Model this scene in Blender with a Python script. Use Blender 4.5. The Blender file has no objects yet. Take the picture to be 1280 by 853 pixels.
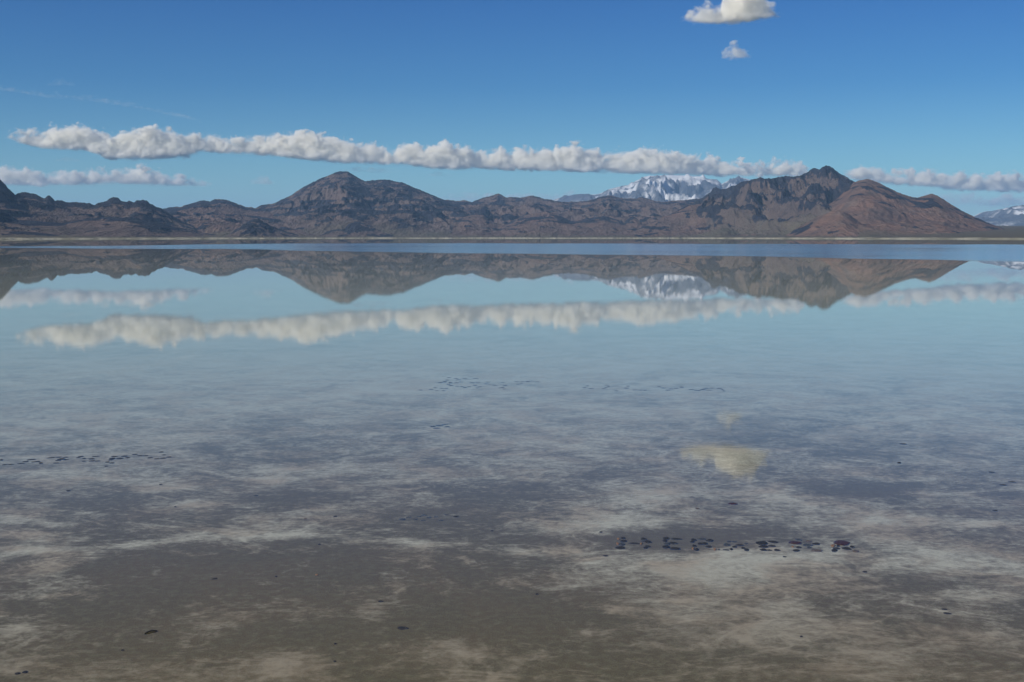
import bpy, math, random
import numpy as np
from mathutils import Vector

random.seed(7)
rng = np.random.default_rng(7)
C = bpy.context.scene.collection
scene = bpy.context.scene

# ------------------------------------------------------------------ camera
CAM_H = 4.0
F = 1519.0                      # focal length in pixels of the 1280 px wide photograph
HOR = 296.8
P = math.atan((426.5 - HOR) / F)
cam_d = bpy.data.cameras.new("camera")
cam_d.sensor_width = 36.0
cam_d.lens = F / 1280 * 36
cam_d.clip_start = 0.1
cam_d.clip_end = 300000
cam = bpy.data.objects.new("camera", cam_d)
C.objects.link(cam)
cam.location = (0, 0, CAM_H)
cam.rotation_euler = (math.radians(90) - P, 0, 0)
scene.camera = cam


def pix_dir(px, py):
    xc = (px - 640) / F
    yc = (426.5 - py) / F
    return xc, math.cos(P) + yc * math.sin(P), -math.sin(P) + yc * math.cos(P)


def pix_az_tan(px, py):
    x, y, z = pix_dir(px, py)
    return math.atan2(x, y), z / math.hypot(x, y)


def pix_ground(px, py, z=0.0):
    x, y, dz = pix_dir(px, py)
    t = (z - CAM_H) / dz
    return x * t, y * t, t


def to_pix(x, y, z):
    """numpy: world point -> photograph pixel"""
    zz = z - CAM_H
    fw = y * math.cos(P) - zz * math.sin(P)
    up = y * math.sin(P) + zz * math.cos(P)
    fw = np.where(fw < 0.3, 0.3, fw)
    return 640 + F * x / fw, 426.5 - F * up / fw


# ------------------------------------------------------------------ noise
def _perm(seed):
    p = np.random.default_rng(seed).permutation(256)
    return np.concatenate([p, p, p])


def perlin2(x, y, seed=0):
    p = _perm(seed)
    xi = np.floor(x).astype(np.int64); yi = np.floor(y).astype(np.int64)
    xf = x - xi; yf = y - yi
    xi &= 255; yi &= 255
    u = xf * xf * xf * (xf * (xf * 6 - 15) + 10)
    v = yf * yf * yf * (yf * (yf * 6 - 15) + 10)

    def g(ix, iy, fx, fy):
        h = p[p[ix] + iy] * (2 * np.pi / 256)
        return np.cos(h) * fx + np.sin(h) * fy
    a = g(xi, yi, xf, yf); b = g(xi + 1, yi, xf - 1, yf)
    c = g(xi, yi + 1, xf, yf - 1); d = g(xi + 1, yi + 1, xf - 1, yf - 1)
    return ((a + u * (b - a)) + v * ((c + u * (d - c)) - (a + u * (b - a)))) * 1.5


def fbm2(x, y, octv, seed=0, gain=0.5, ridged=False):
    s = 0; a = 1.0; n = 0.0
    for k in range(octv):
        v = perlin2(x * 2 ** k + 17.3 * k, y * 2 ** k - 9.1 * k, seed + k)
        if ridged:
            v = 1 - 2 * np.abs(v)
        s = s + a * v; n += a; a *= gain
    return s / n


def perlin3(x, y, z, seed=0):
    p = _perm(seed)
    gr = np.random.default_rng(seed + 99).normal(size=(256, 3))
    gr /= np.linalg.norm(gr, axis=1)[:, None]
    xi = np.floor(x).astype(np.int64); yi = np.floor(y).astype(np.int64); zi = np.floor(z).astype(np.int64)
    xf = x - xi; yf = y - yi; zf = z - zi
    xi &= 255; yi &= 255; zi &= 255
    f = lambda t: t * t * t * (t * (t * 6 - 15) + 10)
    u, v, w = f(xf), f(yf), f(zf)
    out = 0
    for dx in (0, 1):
        for dy in (0, 1):
            for dz in (0, 1):
                g = gr[p[p[p[(xi + dx) & 255] + ((yi + dy) & 255)] + ((zi + dz) & 255)]]
                d = g[:, 0] * (xf - dx) + g[:, 1] * (yf - dy) + g[:, 2] * (zf - dz)
                out = out + d * (u if dx else 1 - u) * (v if dy else 1 - v) * (w if dz else 1 - w)
    return out * 1.5


def sstep(a, b, x):
    t = np.clip((x - a) / (b - a), 0, 1)
    return t * t * (3 - 2 * t)


# ------------------------------------------------------------------ mesh helpers
def grid_mesh(name, X, Y, Z, closed=False, attrs=None, mat=None, smooth=True):
    nr, nc = X.shape
    me = bpy.data.meshes.new(name)
    co = np.stack([X, Y, Z], -1).reshape(-1, 3).astype(np.float32)
    idx = np.arange(nr * nc).reshape(nr, nc)
    if closed:
        idx = np.concatenate([idx, idx[:, :1]], 1)
    q = np.stack([idx[:-1, :-1], idx[:-1, 1:], idx[1:, 1:], idx[1:, :-1]], -1).reshape(-1, 4)
    me.vertices.add(len(co)); me.vertices.foreach_set("co", co.ravel())
    me.loops.add(q.size); me.loops.foreach_set("vertex_index", np.ascontiguousarray(q).ravel().astype(np.int32))
    me.polygons.add(len(q))
    me.polygons.foreach_set("loop_start", np.arange(0, q.size, 4, dtype=np.int32))
    me.polygons.foreach_set("loop_total", np.full(len(q), 4, dtype=np.int32))
    me.polygons.foreach_set("use_smooth", np.full(len(q), smooth))
    me.update(calc_edges=True)
    for k, v in (attrs or {}).items():
        a = me.attributes.new(k, 'FLOAT', 'POINT')
        a.data.foreach_set("value", v.astype(np.float32).ravel())
    o = bpy.data.objects.new(name, me)
    C.objects.link(o)
    if mat:
        me.materials.append(mat)
    return o


class NT:
    """small helper around a node tree"""
    def __init__(self, tree):
        self.t = tree
        tree.nodes.clear()

    def n(self, typ, **kw):
        nd = self.t.nodes.new(typ)
        ins = kw.pop('ins', {})
        for k, v in kw.items():
            setattr(nd, k, v)
        for k, v in ins.items():
            if isinstance(v, bpy.types.NodeSocket):
                self.t.links.new(v, nd.inputs[k])
            else:
                nd.inputs[k].default_value = v
        return nd

    def math(self, op, a, b=0.0, c=0.0, clamp=False):
        nd = self.n('ShaderNodeMath', operation=op, use_clamp=clamp, ins={0: a, 1: b, 2: c})
        return nd.outputs[0]

    def mix(self, f, a, b):
        nd = self.n('ShaderNodeMix', data_type='RGBA')
        for k, v in ((0, f), (6, a), (7, b)):
            if isinstance(v, bpy.types.NodeSocket):
                self.t.links.new(v, nd.inputs[k])
            else:
                nd.inputs[k].default_value = v if k == 0 else (*v, 1)
        return nd.outputs[2]

    def mapr(self, v, a, b, c=0.0, d=1.0, smooth=True):
        nd = self.n('ShaderNodeMapRange', interpolation_type='SMOOTHSTEP' if smooth else 'LINEAR',
                    ins={'Value': v, 'From Min': a, 'From Max': b, 'To Min': c, 'To Max': d})
        return nd.outputs[0]

    def noise(self, vec, scale, detail=4, rough=0.5, dist=0.0):
        return self.n('ShaderNodeTexNoise', ins={'Vector': vec, 'Scale': scale, 'Detail': detail,
                                                 'Roughness': rough, 'Distortion': dist}).outputs[0]

    def attr(self, name):
        return self.n('ShaderNodeAttribute', attribute_name=name).outputs['Fac']

    def pos(self):
        return self.n('ShaderNodeNewGeometry').outputs['Position']

    def scaled(self, vec, s):
        return self.n('ShaderNodeVectorMath', operation='MULTIPLY', ins={0: vec, 1: s}).outputs[0]


def new_mat(name):
    m = bpy.data.materials.new(name)
    m.use_nodes = True
    return m, NT(m.node_tree)


def principled(t, color, rough=0.9, normal=None, **kw):
    b = t.n('ShaderNodeBsdfPrincipled', ins={'Roughness': rough, **kw})
    if isinstance(color, bpy.types.NodeSocket):
        t.t.links.new(color, b.inputs['Base Color'])
    else:
        b.inputs['Base Color'].default_value = (*color, 1)
    if normal is not None:
        t.t.links.new(normal, b.inputs['Normal'])
    o = t.n('ShaderNodeOutputMaterial')
    t.t.links.new(b.outputs[0], o.inputs[0])
    return b


# ------------------------------------------------------------------ light
SUN = Vector((-0.66, -0.50, 0.56)).normalized()
sun_el = math.asin(SUN.z)
sun_az = math.atan2(SUN.x, SUN.y)
ld = bpy.data.lights.new("sun", 'SUN')
ld.energy = 4.9
ld.angle = math.radians(0.5)
ld.color = (1.0, 0.94, 0.84)
lo = bpy.data.objects.new("sun", ld)
C.objects.link(lo)
lo.rotation_euler = SUN.to_track_quat('Z', 'Y').to_euler()
lo.location = (-50, -50, 60)

w = bpy.data.worlds.new("World")
scene.world = w
w.use_nodes = True
t = NT(w.node_tree)
sky = t.n('ShaderNodeTexSky', sky_type='NISHITA', sun_disc=False, sun_elevation=sun_el,
          sun_rotation=sun_az, altitude=1300.0, air_density=1.0, dust_density=0.1, ozone_density=2.5)
gen = t.n('ShaderNodeTexCoord').outputs['Generated']
zc = t.n('ShaderNodeSeparateXYZ', ins={0: gen}).outputs[2]
ramp = t.n('ShaderNodeValToRGB')
t.t.links.new(zc, ramp.inputs[0])
cr = ramp.color_ramp
SKY = [(0.0, (0.56, 0.84, 0.84)), (0.05, (0.42, 0.72, 0.81)), (0.12, (0.18, 0.48, 0.74)), (0.2, (0.095, 0.36, 0.72)), (0.28, (0.052, 0.25, 0.63)), (0.36, (0.035, 0.185, 0.51)), (0.6, (0.15, 0.32, 0.55)), (1.0, (0.5, 0.65, 0.8))]
for k, (pz, col) in enumerate(SKY):
    e = cr.elements[0] if k == 0 else (cr.elements[-1] if k == len(SKY) - 1 else cr.elements.new(pz))
    e.position = pz; e.color = (*col, 1)
skm = t.n('ShaderNodeVectorMath', operation='MULTIPLY', ins={0: sky.outputs[0], 1: ramp.outputs[0]}).outputs[0]
bg = t.n('ShaderNodeBackground', ins={'Color': skm, 'Strength': 0.10})
ow = t.n('ShaderNodeOutputWorld')
t.t.links.new(bg.outputs[0], ow.inputs[0])

scene.view_settings.view_transform = 'Standard'
scene.view_settings.look = 'None'
scene.view_settings.exposure = 0.0
scene.view_settings.gamma = 1.0
scene.render.engine = 'CYCLES'
cy = scene.cycles
cy.diffuse_bounces = 2
cy.glossy_bounces = 3
cy.transmission_bounces = 2
cy.transparent_max_bounces = 8
cy.volume_bounces = 24
cy.max_bounces = 26
cy.use_denoising = True
cy.sample_clamp_indirect = 4.0
cy.use_adaptive_sampling = True

# ------------------------------------------------------------------ shoreline distance by azimuth
SH_PX = [(-900, 2000), (-300, 2300), (0, 2700), (200, 3600), (420, 4800), (640, 5000), (860, 4800), (1050, 3600), (1280, 2900), (1600, 2400), (2200, 2000)]
sh_az = np.array([pix_az_tan(a, HOR)[0] for a, _ in SH_PX])
sh_r = np.array([b for _, b in SH_PX], float)


def shore(az):
    return np.interp(az, sh_az, sh_r)


# ------------------------------------------------------------------ hills
def sil(pts, ext=True):
    a = []; tn = []
    for px, py in pts:
        # the photograph's lens bows the horizon a little at the edges
        bow = 1.4 * ((px - 640) / 640) ** 2
        A, T = pix_az_tan(px, min(py - bow * 0.9, HOR + 1))
        a.append(A); tn.append(T)
    return np.array(a), np.array(tn)


L_LEFT = [(-900, 240), (-700, 225), (-500, 236), (-300, 228), (-180, 205), (-120, 212), (-60, 198), (-25, 210), (0, 224.8), (10, 236.4), (19, 244.7), (28, 241), (41, 242.8), (55, 248.8), (59, 246.5), (63, 246.2), (69, 252), (73, 250.8), (78, 253), (85, 254), (95, 253.6),
          (106, 254.4), (118, 256.5), (126, 254), (134, 252), (138, 248), (142, 246.7), (148, 248.8), (151, 252), (155, 252.6), (161, 252), (168, 254), (171, 251), (184, 251.4), (187, 255), (191, 256.5),
          (202, 261.7), (215, 270), (232, 279), (250, 286), (275, 294), (310, 300)]
L_LBACK = [(120, 300), (160, 275), (190, 264), (205, 261.5), (214, 259.6), (225, 259), (232, 257), (243, 254), (254, 250.6), (258, 252), (262, 251.9), (268, 250), (275, 249.3), (281, 250), (286, 251.4), (300, 256.5), (307, 259), (313, 259.5), (320, 261),
           (335, 262), (360, 270), (420, 285), (480, 300)]
L_PEAK = [(225, 300), (260, 284), (300, 266), (318, 261.5), (325, 257.5), (329, 256.3), (341, 255), (352, 250), (362, 245.4), (370, 240), (378, 235), (389, 229), (400, 223.5), (410, 220), (418, 216.5), (422, 214.9), (426, 214.5), (435, 214.5), (440, 217.5),
          (447, 222.2), (456, 226.6), (466, 225.6), (475, 224.8), (482, 224.4), (488, 225.3), (496, 227.4), (503, 228.2), (510, 231), (516, 234.3), (524, 237), (532, 240.3), (541, 244), (550, 248), (560, 252), (580, 258), (620, 268), (680, 282), (740, 300)]
L_MID = [(420, 300), (480, 275), (520, 258), (550, 250), (560, 250), (570, 251.4), (580, 250.5), (591, 252.6), (597, 250), (604, 247.2), (614, 245), (619, 243), (623, 242.1), (628, 244), (633, 247.2), (642, 246.2), (649, 247.4),
         (657, 246.2), (662, 245), (666, 244.5), (673, 246.3), (681, 249), (688, 249.6), (695, 251.4), (703, 252.3), (710, 252.6), (722, 252), (733, 251.4), (744, 248.5), (754, 245.4), (759, 244.4), (764, 244.7), (772, 246.6), (780, 248.5),
         (788, 247.8), (795, 248.8), (800, 247), (804, 246.5), (810, 248.6), (816, 250.6), (829, 253), (840, 251), (852, 250.6), (866, 249), (880, 248), (900, 252), (940, 262), (1000, 280), (1050, 300)]
L_DARK = [(770, 300), (810, 283), (850, 262), (870, 252), (878, 247.2), (883, 244), (887, 241.6), (891, 236.5), (895, 234.3), (902, 236.8), (909, 236.4), (914, 233), (919, 232.5), (925, 228.5), (930, 227), (937, 226), (943, 224), (950.5, 222.6), (955, 224), (960, 223.4),
          (971, 222.5), (982, 220.6), (990, 221.6), (998, 220.6), (1004, 218.5), (1009, 216), (1014, 212), (1017.5, 210.3), (1021, 211.9), (1024, 211.9), (1028, 209.5), (1032.5, 208), (1036, 208.3), (1040, 209.7), (1046, 214.5), (1053, 219.5),
          (1060, 223), (1067, 227), (1085, 238), (1110, 252), (1140, 268), (1180, 286), (1210, 300)]
L_RED = [(960, 300), (985, 290), (1005, 276), (1025, 264), (1045, 250), (1060, 236), (1067, 228.5), (1075, 226), (1083, 224.2), (1090, 225.5), (1100, 230), (1110, 235), (1121, 240.5), (1132, 244.7), (1140, 246.8), (1146, 248.2), (1152, 246.5), (1157, 245.2),
         (1162, 243.4), (1165, 242.8), (1172, 245.5), (1182, 251.8), (1192, 258.4), (1206, 266.5), (1220, 272.9), (1236, 280), (1253, 286.3), (1265, 291), (1277, 296), (1300, 300)]
L_CONE = [(975, 300), (990, 290), (1005, 280), (1022, 271), (1038, 265), (1050, 263), (1062, 268), (1078, 281), (1095, 293), (1110, 300)]
L_KNOLL = [(278, 300), (288, 293), (296, 286), (304, 280), (309, 278), (316, 274), (322, 273.5), (328, 277), (340, 283), (355, 289), (372, 294), (390, 300)]
L_KNOLL2 = [(395, 300), (404, 291), (418, 287), (430, 287), (436, 280), (446, 277), (456, 276.5), (464, 281), (472, 287), (480, 291), (500, 300)]
L_FOOT = [(770, 300), (790, 289), (810, 281), (830, 271), (848, 264), (862, 257), (876, 254), (890, 260), (905, 268), (925, 273), (950, 276), (980, 280), (1010, 290), (1040, 300)]
L_FOOT2 = [(535, 300), (550, 284), (570, 275), (590, 268), (604, 268), (612, 276), (630, 282), (645, 274), (660, 268), (684, 264), (700, 270), (715, 277), (735, 273), (755, 270), (780, 277), (805, 285), (830, 300)]
L_SLOPEL = [(-300, 280), (0, 276), (40, 277), (80, 280), (110, 274), (145, 271), (170, 276), (190, 275), (215, 284), (240, 288), (265, 300)]

#        pts      foot   crest  rock  red  top-dark bandlow/high  gully
LAYERS = [
    (L_LEFT, 3300, 5600, 0.26, 0.25, 0.40, 1.2, 1),
    (L_SLOPEL, 3000, 4200, 0.30, 0.35, 0.10, 0.8, 21),
    (L_LBACK, 4500, 8200, 0.22, 0.55, 0.30, 0.9, 2),
    (L_PEAK, 5400, 8800, 0.24, 0.30, 0.20, 1.0, 3),
    (L_MID, 5600, 9600, 0.22, 0.40, 0.10, 1.0, 4),
    (L_DARK, 4800, 8200, 0.34, 0.15, 0.34, 2.2, 5),
    (L_RED, 3700, 5900, 0.10, 0.85, 0.22, 0.8, 6),
    (L_CONE, 3500, 4400, 0.14, 1.0, 0.0, 0.7, 7),
    (L_KNOLL, 4200, 4900, 0.44, 0.25, 0.1, 1.5, 8),
    (L_KNOLL2, 5000, 5500, 0.38, 0.25, 0.1, 1.5, 9),
    (L_FOOT, 4700, 6300, 0.30, 0.55, 0.0, 1.0, 10),
    (L_FOOT2, 5300, 7000, 0.26, 0.55, 0.1, 1.0, 11),
]

NA, NR = 2150, 470
az = np.linspace(math.radians(-40), math.radians(38), NA)
q = np.linspace(0, 1, NR)
AZ, Q = np.meshgrid(az, q)
SH = shore(AZ)
R = SH - 60 + (11800 - SH) * (0.75 * Q + 0.25 * Q * Q)
X = R * np.sin(AZ); Y = R * np.cos(AZ)

# gentle apron rising from the beach
ap = R - SH
base = np.where(ap < 0, ap * 0.02, 0)
base = base + 3.4 * sstep(0, 90, ap) + np.clip(ap - 130, 0, 1e9) * 0.0105
base = base + np.clip(ap - 300, 0, 2500) * 0.004 * (1 + fbm2(X / 700, Y / 900, 3, 50))
beach = 1 - sstep(52, 85, ap + 14 * perlin2(X / 150, Y / 40, 51))
Z = base.copy()
rock = np.zeros_like(Z); red = np.full_like(Z, 0.35); rel = np.zeros_like(Z)
n_warp = fbm2(X / 900, Y / 900, 3, 60)
n_fine = fbm2(X / 160, Y / 220, 4, 70)
n_rid = fbm2(X / 480 + n_warp * 0.7, Y / 2600 + n_warp * .2, 5, 80, 0.5, True)
n_rid2 = fbm2(X / 150 + n_warp * 1.5, Y / 750 + n_warp, 4, 90, 0.55, True)
n_out = fbm2(X / 120, Y / 260, 4, 100, 0.6)
n_big = fbm2(X / 520, Y / 700, 3, 110)
for (pts, foot, crest, rb, rd, topd, gul, sd) in LAYERS:
    pa, pt = sil(pts)
    offs = 160 * perlin2(AZ * 22, AZ * 0 + sd * 3.7, sd + 200)      # crest line wanders in depth
    cr_ = crest + offs
    ft_ = np.maximum(foot + 0.35 * offs, SH + 260)
    cr_ = np.maximum(cr_, ft_ + 500)
    wa = (perlin2(AZ * 60, R / 420, sd + 300) * 0.008 + perlin2(AZ * 200, R / 160, sd + 310) * 0.0025)
    u = np.clip((R - ft_) / (cr_ - ft_), 0, 1)
    AZw = AZ + wa * (1 - u) * 1.0
    jg = {1: 1.0, 5: 1.1, 4: .6, 3: .45, 2: .7, 8: .8, 9: .8, 6: .3}.get(sd, .4)
    fa = np.linspace(pa[0], pa[-1], 4000)
    ft = np.interp(fa, pa, pt)
    ft = ft + jg / F * (1.1 * perlin2(fa * F / 7, fa * 0 + sd, 333) + 0.9 * perlin2(fa * F / 3, fa * 0 + sd, 334)) * sstep(0, 8 / F, ft)
    pa, pt = fa, ft
    qa = np.linspace(pa[0], pa[-1], 1500); qs = np.interp(qa, pa, pt)
    kw_ = max(3, int(26 / F / (qa[1] - qa[0]))); ker = np.hanning(2 * kw_ + 1); ker /= ker.sum()
    qs = np.convolve(np.pad(qs, kw_, mode='edge'), ker, mode='valid')
    H0 = CAM_H + crest * np.interp(AZ, pa, pt, left=-1, right=-1) * (cr_ / crest)
    H = CAM_H + crest * np.interp(AZw, pa, pt, left=-1, right=-1) * (cr_ / crest)
    Hs = CAM_H + crest * np.interp(AZw, qa, qs, left=-1, right=-1) * (cr_ / crest)
    k_ = u ** 5
    H = H * k_ + np.minimum(Hs, H * 1.5 + 40) * (1 - k_)
    # rounded flanks: spread crest heights a little sideways lower down
    s = 0.30 * u + 0.70 * u ** 1.9
    zf = H * s
    Hc = np.clip(H, 0, None)
    env = np.clip(u * (1 - u) * 4, 0, 1)
    g = (n_rid - 0.25) * 0.26 * gul + (n_rid2 - 0.2) * 0.13 * gul
    zf = zf + Hc * env * g
    # ledges: short cliffs following level bands
    lv = zf / 46.0 + 0.55 * n_big + 0.25 * n_fine
    fr = lv - np.floor(lv)
    ledge = sstep(0.62, 0.80, fr) * (1 - sstep(0.88, 1.0, fr))
    amt = sstep(0.05, 0.3, u)
    ro = rb + topd * sstep(0.62, 0.95, zf / np.maximum(Hc, 1)) + 0.17 * ledge * amt - 0.42
    if sd == 3:
        for zb_, wb_ in ((140, 9), (172, 12), (215, 8)):
            ro = ro + 0.26 * np.exp(-((zf + 14 * n_big - zb_) / wb_) ** 2)
    ro = sstep(-0.12, 0.22, ro + 0.55 * n_out + 0.35 * (n_rid2 - 0.3) + 0.3 * n_big)
    ro = ro * sstep(0.03, 0.18, u)
    zf = zf + (ro * (4 + 0.018 * Hc) + 4 * n_fine * sstep(0, .2, u)) * env
    # behind the crest
    back = np.clip((R - cr_) / (0.45 * crest), 0, 1)
    zf = np.where(R > cr_, H0 * (1 - back) ** 1.3 - 3 * (back > 0), zf)
    zf = np.where(R < ft_, -50, zf)
    lim_ = CAM_H + R * np.interp(AZ, pa, pt, left=-1, right=-1)
    zf = np.where((R <= cr_ * 1.001) & (u > 0.25), np.minimum(zf, lim_), zf)
    m = zf > Z
    Z = np.where(m, zf, Z)
    rock = np.where(m, ro, rock); beach = np.where(m, 0, beach)
    red = np.where(m, rd + 0.2 * n_big, red)
    rel = np.where(m, np.clip(u, 0, 1), rel)

hm, t = new_mat("desert_hill")
pos = t.pos()
rk = t.attr("rock"); rdv = t.attr("red"); bc = t.attr("beach"); rl = t.attr("rel")
n1 = t.noise(pos, 0.010, 8, 0.65)
n2 = t.noise(pos, 0.045, 5, 0.65)
n3 = t.noise(t.scaled(pos, (0.022, 0.0035, 0.006)), 1.0, 6, 0.65, 0.6)
brown = t.mix(t.mapr(rdv, 0.1, 0.9), (0.128, 0.100, 0.092), (0.215, 0.130, 0.098))
brown = t.mix(t.mapr(n1, 0.35, 0.68), brown, (0.110, 0.084, 0.076))
brown = t.mix(t.math('MULTIPLY', t.mapr(n2, 0.5, 0.75), 0.5), brown, (0.20, 0.155, 0.13))
brown = t.mix(t.math('MULTIPLY', t.mapr(n3, 0.52, 0.70), 0.55), brown, (0.20, 0.155, 0.13))
brown = t.mix(t.math('MULTIPLY', t.mapr(n3, 0.48, 0.32), 0.6), brown, (0.07, 0.058, 0.060))
fan = t.mix(t.mapr(n1, 0.35, 0.65), (0.115, 0.108, 0.075), (0.130, 0.108, 0.085))
low = t.mapr(rl, 0.02, 0.22)
col = t.mix(low, fan, brown)
rkn = t.mapr(t.math('ADD', t.math('MULTIPLY_ADD', t.math('SUBTRACT', 0.5, n3), 1.1, rk), t.math('MULTIPLY', t.math('SUBTRACT', n2, 0.5), 1.0)), 0.42, 0.58)
rockc = t.mix(t.mapr(n2, 0.3, 0.7), (0.016, 0.020, 0.036), (0.040, 0.039, 0.050))
col = t.mix(rkn, col, rockc)
beachc = t.mix(t.mapr(n1, 0.42, 0.60), (0.52, 0.48, 0.36), (0.26, 0.24, 0.16))
col = t.mix(bc, col, beachc)
bmp = t.n('ShaderNodeBump', ins={'Strength': 0.9, 'Distance': 34.0, 'Height': t.math('MULTIPLY_ADD', n3, 1.6, n2)}).outputs[0]
principled(t, col, 0.95, bmp, **{'Specular IOR Level': 0.1})
hills = grid_mesh("hills", X, Y, Z, attrs={"rock": rock, "red": red, "beach": beach, "rel": rel}, mat=hm)
hills["kind"] = "structure"
hills["label"] = "brown desert hills with dark rock outcrops along the far shore"

# ------------------------------------------------------------------ snow mountains far behind
S_MAIN = [(660, 300), (676, 262), (690, 251), (698, 248), (706, 246), (714, 244.3), (722, 243.3), (728, 242.5), (736, 243.4), (746, 243), (752, 241.5), (762, 236.5), (772, 233.8), (780, 232), (786, 231.5), (794, 226.5), (800, 223.8), (806, 220.6), (812, 219.6), (820, 219.8),
          (830, 219.0), (840, 218.8), (852, 219.2), (862, 219.8), (870, 221.0), (877, 220.5), (884, 223.5), (890, 224), (896, 224.5), (902, 230), (912, 225), (925, 221.5), (935, 224), (950, 229), (975, 240), (1010, 262), (1050, 280), (1090, 300)]
S_RIGHT = [(1180, 300), (1200, 281), (1212, 273), (1219, 270.5), (1225, 267.5), (1232, 265.5), (1240, 265), (1248, 263), (1256, 262.5), (1264, 259.8), (1272, 258.5), (1285, 258), (1300, 262), (1330, 255), (1370, 261), (1420, 250), (1480, 262), (1560, 258), (1700, 268), (1900, 300)]


def snow_mountain(pts, foot, crest, seed, snowline, label):
    pa, pt = sil(pts)
    a0, a1 = pa[0], pa[-1]
    ks = crest / 30000.0
    na = int((a1 - a0) * F * 1.3); nr = 330
    AZ, Q = np.meshgrid(np.linspace(a0, a1, na), np.linspace(0, 1, nr))
    R = foot + (crest * 1.25 - foot) * Q
    X = R * np.sin(AZ); Y = R * np.cos(AZ)
    XW, YW = X, Y; X = X / ks; Y = Y / ks; RN = R / ks
    wn = fbm2(X / 2600, Y / 2600, 3, seed)
    rg = fbm2(X / 1500 + wn * 0.9, Y / 2600, 6, seed + 10, 0.55, True)
    rg2 = fbm2(X / 480 + wn * 2, Y / 900, 4, seed + 20, 0.55, True)
    # buttresses run down and sideways from the crest
    wa = perlin2(AZ * 70, RN / 1700, seed + 30) * 0.010
    u = np.clip((R - foot) / (crest - foot), 0, 1)
    H = CAM_H + crest * np.interp(AZ + wa * (1 - u), pa, pt)
    jg = {1: 1.0, 5: 1.1, 4: .6, 3: .45, 2: .7, 8: .8, 9: .8, 6: .3}.get(sd, .4)
    fa = np.linspace(pa[0], pa[-1], 4000)
    ft = np.interp(fa, pa, pt)
    ft = ft + jg / F * (1.1 * perlin2(fa * F / 7, fa * 0 + sd, 333) + 0.9 * perlin2(fa * F / 3, fa * 0 + sd, 334)) * sstep(0, 8 / F, ft)
    pa, pt = fa, ft
    qa = np.linspace(pa[0], pa[-1], 1500); qs = np.interp(qa, pa, pt)
    kw_ = max(3, int(26 / F / (qa[1] - qa[0]))); ker = np.hanning(2 * kw_ + 1); ker /= ker.sum()
    qs = np.convolve(np.pad(qs, kw_, mode='edge'), ker, mode='valid')
    H0 = CAM_H + crest * np.interp(AZ, pa, pt)
    z = H * (0.35 * u + 0.65 * u ** 1.5)
    env = np.clip(u * (1 - u) * 4, 0, 1)
    z = z + np.clip(H, 0, None) * env * ((rg - 0.25) * 0.42 + (rg2 - 0.2) * 0.13)
    back = np.clip((R - crest) / (0.25 * crest), 0, 1)
    z = np.where(R > crest, H0 * (1 - back) - 5, z)
    sn = sstep(snowline - 500, snowline + 450, z / ks + 600 * (rg2 - 0.35) * -1.2 + 900 * fbm2(X / 900, Y / 1100, 5, seed + 40))
    m, t = new_mat("snowy_rock")
    pos = t.pos()
    n = t.noise(pos, 0.0055 / ks, 9, 0.75)
    s = t.mapr(t.math('ADD', t.attr("snow"), t.math('MULTIPLY', t.math('SUBTRACT', n, 0.5), 1.6)), 0.10, 1.0)
    rc = t.mix(t.mapr(n, 0.35, 0.65), (0.06, 0.08, 0.12), (0.12, 0.125, 0.14))
    col = t.mix(s, rc, (0.70, 0.72, 0.75))
    bmp = t.n('ShaderNodeBump', ins={'Strength': 0.8, 'Distance': 70.0, 'Height': n}).outputs[0]
    principled(t, col, 0.9, bmp, **{'Specular IOR Level': 0.1})
    o = grid_mesh("snowy_mountain", XW, YW, z, attrs={"snow": sn}, mat=m)
    o["kind"] = "structure"; o["label"] = label


snow_mountain(S_MAIN, 14000, 20500, 400, 1020, "distant snow-covered mountain rising behind the brown hills under the long cloud")
snow_mountain(S_RIGHT, 14500, 20800, 500, 560, "distant blue mountain streaked with snow at the right edge of the photo")

# ------------------------------------------------------------------ ground (salt flat bed) and water
DEPTH = 0.009


def ring_radii(dense0, dense1, nd, far):
    a = np.geomspace(0.5, dense0, 12, endpoint=False)
    b = np.geomspace(dense0, dense1, nd, endpoint=False)
    c = np.geomspace(dense1, far, 70)
    return np.concatenate([a, b, c])


front = np.linspace(math.radians(-38), math.radians(38), 900)
behind = np.linspace(math.radians(38), math.radians(322), 70)[1:-1]
az_all = np.concatenate([front, behind])
rad = ring_radii(7.0, 700.0, 620, 49000.0)
AZ, R = np.meshgrid(az_all, rad)
X = R * np.sin(AZ); Y = R * np.cos(AZ)
PX, PY = to_pix(X, Y, -DEPTH)
PY = np.where(np.cos(AZ) > 0.3, PY, 2000)
LR = np.log(R)
PX = PX + 30 * fbm2(AZ * 30, LR * 22, 4, 730)
PY = PY + 7 * fbm2(AZ * 26 + 40, LR * 30, 4, 740)

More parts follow.
